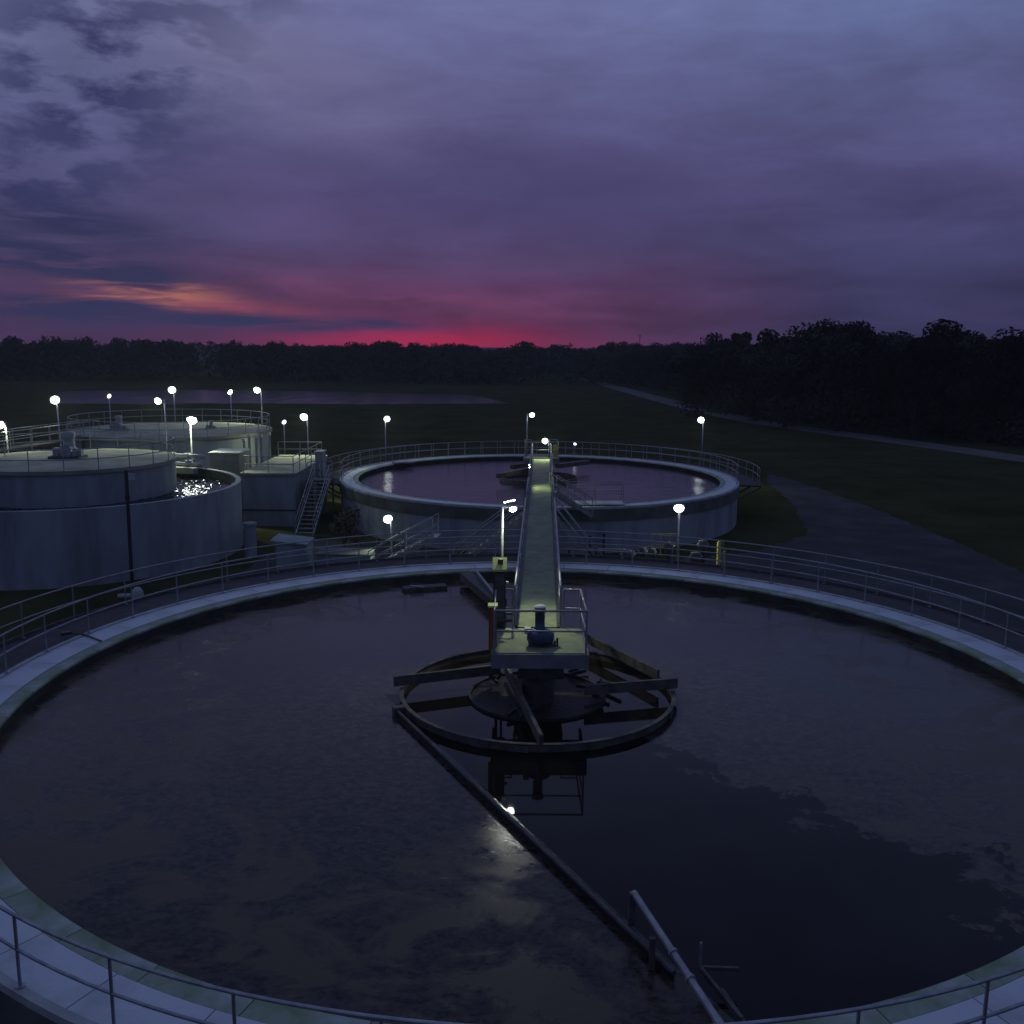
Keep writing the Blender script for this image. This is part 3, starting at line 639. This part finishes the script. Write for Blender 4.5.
# ---------------------------------------------------------------- plant between the tanks
p = atY(295, 553, 43.5)
vb = thing('equipment_shed', (p.x, 43.5, 0), 'low blue-grey box with sloping lid behind the walkway rail, left', 'shed')
MB().box((p.x, 43.5, 1.15), (1.4, 1.5, 2.3)).build('body', WALL, vb)
MB().box((p.x - .1, 43.5, 2.38), (1.7, 1.7, .08), ry=R(6)).build('lid', FIBER, vb)
p = atY(346, 557, 43.0)
vb = thing('covered_trough', (p.x, 43, 0), 'pale greenish panelled trough box on the ground near the aluminium stairs', 'trough')
for i in range(2): MB().box((p.x - .6 + i * 1.22, 43, .95), (1.2, 1.4, 1.9)).build('panel', FIBER, vb)
MB().box((p.x, 43, 1.94), (2.55, 1.5, .06)).build('lid', BAND, vb)
MB().box((p.x, 42.27, 1.45), (2.5, .05, .07)).build('band', BLACK, vb)
def pump(px_, py_, Y, s, label, mt=DSTEEL):
    p = atY(px_, py_, Y); x, y = p.x, Y; h = p.z
    t_ = thing('pump', (x, y, 0), label, 'pump')
    MB().box((x, y, .15), (.9 * s, .7 * s, .3)).build('plinth', CONC, t_)
    MB().lathe((x, y, 0), [(.26 * s, .3), (.28 * s, .6), (.16 * s, .75), (.14 * s, h - .45), (.2 * s, h - .4), (.2 * s, h), (0, h + .06)], 16).build('body', mt, t_, True)
    MB().tube([(x, y, .6), (x + .5 * s, y - .1, .6), (x + .55 * s, y - .1, 0.02)], .11 * s, 10).build('outlet_pipe', mt, t_, True)
    MB().tube([(x - .25 * s, y, h - .15), (x + .25 * s, y, h - .15)], .03, 6).build('handle', WHITE, t_)
pump(628, 551, 43.2, 1.5, 'squat pale round-topped pump left of the pump row', DSTEEL)
pump(643, 548, 43.8, .9, 'slim pump second from the left in the pump row')
pump(652, 549, 43.4, .9, 'slim pump beside the foot of the right yard lamp')
pump(669, 543, 43.6, 1.1, 'tallest pump right beside the right yard lamp post')
pump(703, 541, 43.0, 1.1, 'grey pump with pale top left of the yellow bollard', DSTEEL)
pump(696, 553, 42.4, 1.2, 'low pale pump in front of the grey pump by the yellow bollard', DSTEEL)
yr = thing('guard_rail', (6.9, 44.6, 0), 'yellowish guard rail frame in front of the right yard lamp', 'guard rail')
pA, pB = atY(652, 534, 44.9), atY(679, 534, 44.9)
rail_line(yr, [(pA.x, 44.9, pA.z - 1.07), (pB.x, 44.9, pB.z - 1.07)], post_every=.45, rr=.028, mt=YEL)
for q in (pA, pB): MB().box((q.x, 44.9, (q.z - 1.07) / 2), (.12, .12, q.z - 1.07)).build('leg', DSTEEL, yr)
p = atY(719.5, 541, 43); bl = thing('bollard', (p.x, 43, 0), 'tall safety-yellow bollard behind the right walkway rail', 'bollard')
MB().lathe((p.x, 43, 0), [(.1, 0), (.1, p.z - .05), (.06, p.z), (0, p.z + .01)], 14).build('shaft', YEL, bl, True)
p = atY(724.5, 551, 43); bl = thing('bollard', (p.x, 43, 0), 'shorter dull yellow bollard right of the taller yellow one', 'bollard')
MB().lathe((p.x, 43, 0), [(.07, 0), (.07, p.z - .05), (.04, p.z), (0, p.z + .01)], 14).build('shaft', YEL, bl, True)
pr = thing('pipe_run', (3, 43.6, 0), 'low horizontal pale pipe on the ground right of the footbridge', 'pipe')
pA, pB = atY(566, 549, 44.4), atY(626, 550, 44.0)
MB().tube([pA, pB], .07, 10).build('pipe', ROOF, pr, True)
for q in (.05, .5, .95):
    v = pA.lerp(pB, q); MB().box((v.x, v.y, v.z / 2 - .04), (.1, .1, v.z - .08)).build('support', DSTEEL, pr)
for i, (x_, yt, lab) in enumerate(((590, 536, 'left'), (604, 534, 'right'))):
    p = atY(x_, yt, 48.0); o = thing('marker_post', (p.x, 48, 0), 'thin dark post in front of the far tank wall, %s of a pair' % lab, 'post')
    MB().tube([(p.x, 48, 0), (p.x, 48, p.z)], .06, 8).build('shaft', BLACK, o); MB().box((p.x, 48, p.z), (.2, .1, .06)).build('cap', BLACK, o)
# hose on rim and gauge box on left rim
hs = thing('tool_handle', at(88, 636, ZR), 'short dark tool lying across the left rim panels', 'tool')
MB().tube([at(66, 633, ZR + .05), at(84, 634.5, ZR + .05), at(101, 641, ZR + .04)], .028, 8).build('handle', BLACK, hs)
MB().box(at(66, 633, ZR + .06), (.3, .22, .08), rz=.6).build('head', BLACK, hs)
hb = thing('hatch', at(403, 463, ZR), 'small dark hatch on the left back rim of the far tank', 'hatch')
p = at(403, 463, ZR + .02); MB().box((p.x, p.y, ZR + .03), (1.5, .9, .06), rz=.3).build('lid', BLACK, hb)
MB().box((p.x, p.y, ZR + .08), (.3, .06, .04), rz=.3).build('handle', GALV, hb)
cbz = thing('control_box', (2.95, 65.6, ZD), 'orange box on the right rail of the far platform', 'box')
p = atY(555, 452, 65.6); MB().box((p.x, 65.6, p.z), (.3, .25, 1.0)).build('body', YEL, cbz); MB().box((p.x, 65.6, ZD + .1), (.06, .06, .3)).build('stand', DSTEEL, cbz)

# ---------------------------------------------------------------- lamps
LP = 3.0
def lamp(label, head, base_z, arm=.35, s=1.0, power=60, aim=None, lens=LENS, group='yard lamps on poles', col=(.90, 1, .66), r=.05, side=1, leds=False, spot=150, glossy=False):
    """head: world point of the lens; the pole stands `arm` to the side of it"""
    hx, hy, hz = head; px_ = hx + side * arm
    t_ = thing('lamp_post', (px_, hy, base_z), label, 'lamp post', group)
    MB().tube([(px_, hy, base_z), (px_, hy, hz + .12 * s)], r, 10).lathe((px_, hy, base_z), [(.001, .04), (.14, .04), (.14, 0)], 10).build('pole', GALV, t_, True)
    MB().tube([(px_, hy, hz + .05), (hx, hy, hz + .05)], .03, 8).build('arm', GALV, t_)
    aim = Vector(aim) if aim else Vector((hx * .55, hy - 7, 0)); d = (aim - Vector(head)).normalized()
    q = d.to_track_quat('-Z', 'Y'); 
    off = _origin[t_.name]
    def part(mb, nm, mt, sm=False):
        o = mb.build(nm, mt, None, sm); o.location = Vector(head) - off + q @ Vector(o.location); o.parent = t_; o.rotation_euler = q.to_euler(); return o
    MBh = MB(); w, h = .46 * s, .36 * s
    MBh.v = [Vector(v) for v in ((-w / 2, -h / 2, 0), (w / 2, -h / 2, 0), (w / 2, h / 2, 0), (-w / 2, h / 2, 0), (-w / 3, -h / 3, .14 * s), (w / 3, -h / 3, .14 * s), (w / 3, h / 3, .14 * s), (-w / 3, h / 3, .14 * s))]
    MBh.f = [[3, 2, 1, 0], [4, 5, 6, 7], [0, 1, 5, 4], [1, 2, 6, 5], [2, 3, 7, 6], [3, 0, 4, 7]]
    part(MBh, 'lamp_housing', DSTEEL)
    # domed lens, proud of the housing so that it shows from the side as well
    lz = MB().lathe((0, 0, 0), [(.0, -.13 * s), (.10 * s, -.12 * s), (.17 * s, -.085 * s), (.205 * s, -.004)], 20); part(lz, 'lamp_lens', lens, True)
    ld_ = bpy.data.lights.new('lamp_light', 'SPOT'); ld_.energy = power * LP; ld_.spot_size = R(spot); ld_.spot_blend = .6; ld_.shadow_soft_size = .12 * s; ld_.color = col
    lo = bpy.data.objects.new('lamp_light', ld_); COL.objects.link(lo); lo.visible_glossy = glossy; lo.parent = t_; lo.location = Vector(head) + d * .16 * s - off; lo.rotation_euler = q.to_euler()
    if leds:
        for i in range(4):
            e = MB().lathe((0, 0, 0), [(0, -.035), (.03, -.02), (.035, .0), (0, .01)], 10).build('led', LEDM, None); e.parent = t_
            e.location = Vector((px_ + .07 + i * .085, hy - .05, hz + .17 + i * .022)) - off
        MB().bar((px_, hy, hz + .17), (px_ + .38, hy, hz + .25), .05, .03).build('led_bar', DSTEEL, t_)
    return t_
def lampP(px_, py_, Y, base, label, **k):
    p = atY(px_, py_, Y); return lamp(label, (p.x, p.y, p.z), base, **k)
lampP(0, 425, 57.5, 0, 'lamp post at the extreme left edge beside the leftmost roof', power=300, s=1.2)
lampP(55, 400, 63, 0, 'tall bright lamp post behind the mixer drive on the leftmost roof', power=600, s=1.35, arm=.12, aim=(-24, 53, 4))
lampP(109, 396, 86, 0, 'small bluish lamp on a dark pole, seen far behind the leftmost roof', power=20, s=1.0, lens=LENSB, arm=.0)
lampP(158, 401, 62.5, 0, 'bright lamp with its pole on its right, in front of the back left tank', power=450, s=1.1, arm=.42, aim=(-24, 54, 4))
lampP(172, 390, 84, 0, 'bright lamp post behind the left part of the lamp-lit roof', power=600, s=1.5, arm=.15, aim=(-26, 72, 4))
lampP(192, 420, 61.5, 0, 'brightest low lamp in front of the back left tank, above the basin water', power=500, s=1.4, arm=-.12, aim=(-20.5, 58, 3), lens=LENSB6)
lampP(230, 392, 92, 0, 'smaller lamp on a dark pole behind the right part of the lamp-lit roof', power=60, s=1.2, arm=.05)
lampP(257, 390, 80.5, 0, 'bright lamp post at the right rear edge of the lamp-lit roof', power=600, s=1.35, arm=.35, aim=(-22, 74, 4))
lampP(284, 422, 78, 0, 'small bluish lamp on a dark pole behind the square tank block', power=20, s=.95, lens=LENSB, arm=0.0)
lampP(304, 417, 71, 0, 'bright lamp post behind the square tank block', power=600, s=1.35, arm=.25, aim=(-15.5, 64, 3))
lampP(387, 419, 81, 0, 'lamp post behind the left part of the far clarifier railing', power=450, s=1.2, arm=-.15, aim=(-8, 68, 2))
lampP(388, 519, 44.5, 0, 'yard lamp left of the footbridge above the aluminium stairs', power=260, s=1.05, arm=.15, aim=(-4.6, 40.5, 1.5), spot=130)
lampP(701, 420, 84, 0, 'lamp post behind the right part of the far clarifier railing', power=300, s=1.3, arm=.2, aim=(13, 68, 2))
lampP(679, 508, 44.5, 0, 'yard lamp right of the footbridge among the pumps', power=200, s=1.15, arm=.02, aim=(7.4, 40.5, 1.0), spot=130)
lampP(532, 415, 65.4, ZD, 'lamp on a tall thin pole at the far end of the footbridge', power=60, s=.85, arm=-.34, group='footbridge lamps', aim=(1.6, 60, 3.8))
lampP(545, 441, 65.0, ZD, 'low floodlight on a rail post at the far end of the footbridge', power=260, s=.95, arm=.28, group='footbridge lamps', aim=(1.6, 50, 3.2))
lampP(575, 444, 80.1, ZR - .1, 'tiny bluish lamp behind the far tank, right of the footbridge', power=6, s=.6, lens=LENSB, arm=0.0)
lampP(513, 509, 26.3, 3.6, 'near lamp over the control cabinet with a slanted row of four small LEDs', power=115, s=.46, arm=-.30, group='footbridge lamps', r=.038, aim=(.55, 23.4, 3.8), leds=True, col=(.95, 1, .60), lens=LENSN)
_pb = atY(513, 509, 26.3).x - .30
pk = thing('pole_bracket', (_pb, 26.3, 3.55), 'dark steel bracket holding the near lamp pole off the left side of the footbridge', 'bracket')
MB().box(((_pb + bp(3.2, -.62).x) / 2, 26.3, 3.60), (abs(bp(3.2, -.62).x - _pb) + .1, .1, .08)).box(((_pb + bp(3.2, -.62).x) / 2, 26.3, 3.80), (abs(bp(3.2, -.62).x - _pb) + .1, .08, .06)).build('arm', DSTEEL, pk)
# lamp added at the left rail to make the lit spot on the middle deck
lamp('small lamp added on the left rail to light the middle of the footbridge', (bp(27.0, -.64).x, bp(27.0, -.64).y, ZD + 1.25), ZD, arm=0.0, s=.22, power=90, aim=(bp(26.6, .3).x, bp(26.6, .3).y, ZD), group='footbridge lamps', r=.02, col=(.9, 1, .6))

# ---------------------------------------------------------------- vegetation
def leafy(mb, c, rad, n, size, rnd, squash=.8):
    for _ in range(n):
        d = Vector((rnd.gauss(0, 1), rnd.gauss(0, 1), rnd.gauss(0, 1))).normalized() * rad * (rnd.random() ** .45)
        d.z *= squash; p = c + d; s_ = size * rnd.uniform(.5, 1.4)
        u = Vector((rnd.gauss(0, 1), rnd.gauss(0, 1), rnd.gauss(0, 1))).normalized(); w = u.orthogonal().normalized()
        b = len(mb.v); mb.v += [p + u * s_, p + w * s_ * .6, p - u * s_, p - w * s_ * .6]; mb.f.append([b, b + 1, b + 2, b + 3])
def tree_meshes(seed, H, wide, gap):
    rnd = random.Random(seed); tr = MB(); cr = MB(); th = H * .38
    tr.tube([(0, 0, 0), (rnd.uniform(-.2, .2), 0, th * .5), (rnd.uniform(-.4, .4), rnd.uniform(-.3, .3), th)], .32, 8, r2=.2)
    for i in range(int(11 + 6 * rnd.random())):
        a = rnd.uniform(0, 6.28); rr = wide * rnd.uniform(.15, 1.0); z = H * rnd.uniform(.42, .92)
        rr *= (1.05 - .55 * abs((z / H) - .6) / .35)
        tip = Vector((rr * math.cos(a), rr * math.sin(a), z)); st_ = Vector((0, 0, th * rnd.uniform(.6, 1)))
        tr.tube([st_, st_.lerp(tip, .5) + Vector((0, 0, .3)), tip], .1, 5, r2=.03)
        leafy(cr, tip, H * .13 * rnd.uniform(.7, 1.25) * gap, 420, .20, rnd, .7)
    leafy(cr, Vector((0, 0, H * .62)), H * .2, 500, .22, rnd, 1.1)
    leafy(cr, Vector((0, 0, H * .22)), H * .26, 500, .26, rnd, .8)
    return tr.mesh('trunk', BARK), cr.mesh('crown', LEAF)
VAR = [tree_meshes(11, 12, 4.6, 1.0), tree_meshes(23, 12, 3.6, .9), tree_meshes(37, 12, 5.4, 1.15), tree_meshes(41, 12, 2.4, .62)]
def tree(x, y, h, v, label, rz=0, group=None, wx=1.0):
    t_ = thing('broadleaf_tree', (x, y, 0), label, 'tree', group); k = h / 12
    for nm, me in zip(('trunk', 'crown'), VAR[v]):
        o = bpy.data.objects.new(nm, me); COL.objects.link(o); o.parent = t_; o.scale = (k * wx, k * wx, k); o.rotation_euler.z = rz
    return t_
def treeP(px_, top, Y, v, label, **k):
    p = atY(px_, top - 5, Y); return tree(p.x, Y, max(4, p.z), v, label, rz=(px_ * 1.7) % 6.28, **k)
WG = 'trees of the dark wood right of the road'
treeP(845, 317, 135, 2, 'tallest round-crowned tree standing above the wood on the right', group=WG, wx=1.05)
treeP(716, 332, 175, 0, 'dome-shaped tree rising alone at the left end of the right-hand wood', group=WG)
treeP(742, 334, 170, 3, 'small tree of ragged tufts just right of the dome-shaped tree', group=WG)
treeP(1018, 323, 118, 0, 'tree rising at the right edge of the picture above the wood', group=WG)
treeP(940, 325, 130, 1, 'broad tree crown on the right skyline between the tallest tree and the edge', group=WG, wx=1.3)
treeP(770, 334, 160, 1, 'low bushy tree left of the tallest tree on the skyline', group=WG)
rnd = random.Random(5)
lab = 'dark leafy tree merging into the wood beyond the road on the right'
sky_pts = ((700, 343), (760, 338), (790, 334), (810, 333), (828, 329), (862, 327), (885, 334), (905, 328), (922, 330), (965, 328), (985, 328), (1000, 330), (1040, 322), (1065, 322), (1090, 320))
for x_, tp in sky_pts: treeP(x_, tp + 5 + rnd.uniform(-1, 2), rnd.uniform(120, 165), rnd.randrange(3), lab, group=WG, wx=1.1)
for i in range(44):
    f_ = i / 43; X_ = 690 + 430 * f_ + rnd.uniform(-6, 6); Yb = 200 - 95 * f_ + rnd.uniform(2, 16)
    treeP(X_, 349 - 12 * min(1, f_ * 2.2) + rnd.uniform(-2, 9), Yb, rnd.randrange(3), lab, group=WG, wx=1.25)
for i in range(24):
    f_ = i / 23; X_ = 600 + 120 * f_; treeP(X_, 347 + rnd.uniform(-1, 3), 340 - 140 * f_ + rnd.uniform(0, 14), rnd.randrange(3), 'dark distant tree in the row beyond the far end of the road', group='trees beyond the far end of the road', wx=1.3)
# far wood: nobody could count it
wood = MB(); rnd = random.Random(9)
for i in range(330):
    x = -210 + 300 * rnd.random(); y = 292 + 60 * rnd.random() + max(0, x) * .3
    if x > 30: y += 40
    bump = 1.2 * math.exp(-((x + 135) / 22) ** 2) + .5 * math.sin(x * .11) + .4 * math.sin(x * .31 + 1)
    h = (11.4 + bump + rnd.uniform(-1.8, 1.5)) * (1 if y < 345 else .97)
    r_ = rnd.uniform(2.4, 4.2)
    leafy(wood, Vector((x, y, h - r_ * .75)), r_, 200, .42, rnd, .75)
    leafy(wood, Vector((x, y, h * .42)), r_ * 1.25, 150, .7, rnd, 1.1)
    for k in range(3): leafy(wood, Vector((x + rnd.uniform(-3, 3), y, h - rnd.uniform(.2, 2.0))), 1.0, 26, .32, rnd, .8)
tag(wood.build('woodland', LEAF), 'far dark tree line along the horizon behind the ponds', 'woodland', kind='stuff')
und = MB(); rnd = random.Random(10)
for i in range(420):
    f_ = rnd.random(); p = at(690 + 470 * f_, 417 + 56 * f_ ** 1.1); d = rnd.uniform(7, 26)
    leafy(und, Vector((p.x + d * .75, p.y + d, 1.4 * rnd.uniform(.6, 1.6))), 2.3, 110, .3, rnd, .9)
tag(und.build('undergrowth', LEAF), 'dark undergrowth along the foot of the wood beyond the road', 'undergrowth', kind='stuff')
sh = thing('shrub', at(347, 560), 'brownish dead-looking shrub against the left end of the far tank wall', 'shrub')
s0 = Vector((-9.4, 53.4, 0)); mb = MB(); rnd = random.Random(2)
for i in range(7): leafy(mb, Vector((-9.6 + rnd.uniform(-.7, .7), 53.2 + rnd.uniform(-.4, .3), rnd.uniform(.5, 2.0))), .55, 160, .09, rnd)
mb.build('foliage', SHRUB, sh); mb = MB()
for i in range(6): mb.tube([(-9.6, 53.2, 0), (-9.6 + rnd.uniform(-.7, .7), 53.2, 1.7)], .03, 5)
mb.build('stem', BARK, sh)
mt_ = thing('radio_mast', atY(640, 345, 420), 'thin radio mast just above the far tree line right of centre', 'mast')
p = atY(640, 334, 420); MB().tube([(p.x, 420, 0), (p.x, 420, p.z)], .22, 6, r2=.12).build('pole', DSTEEL, mt_); MB().box((p.x, 420, p.z - .8), (1.6, .3, .25)).build('antenna', DSTEEL, mt_)

# ---------------------------------------------------------------- thin haze added to give the lamps halos, in place of lens glow
hm = bpy.data.materials.new('halo_haze'); hm.use_nodes = True; hn = hm.node_tree; hn.nodes.clear()
pv = hn.nodes.new('ShaderNodeVolumePrincipled'); pv.inputs['Density'].default_value = .00024; pv.inputs['Color'].default_value = (.9, .93, 1, 1)
pv.inputs['Anisotropy'].default_value = .2
ho = hn.nodes.new('ShaderNodeOutputMaterial'); hn.links.new(pv.outputs[0], ho.inputs['Volume'])
hz = MB().box((0, 480, 15), (1200, 1040, 32)).build('haze', hm); tag(hz, 'thin haze added for halos round the lamps and the tanks', 'haze', kind='stuff')
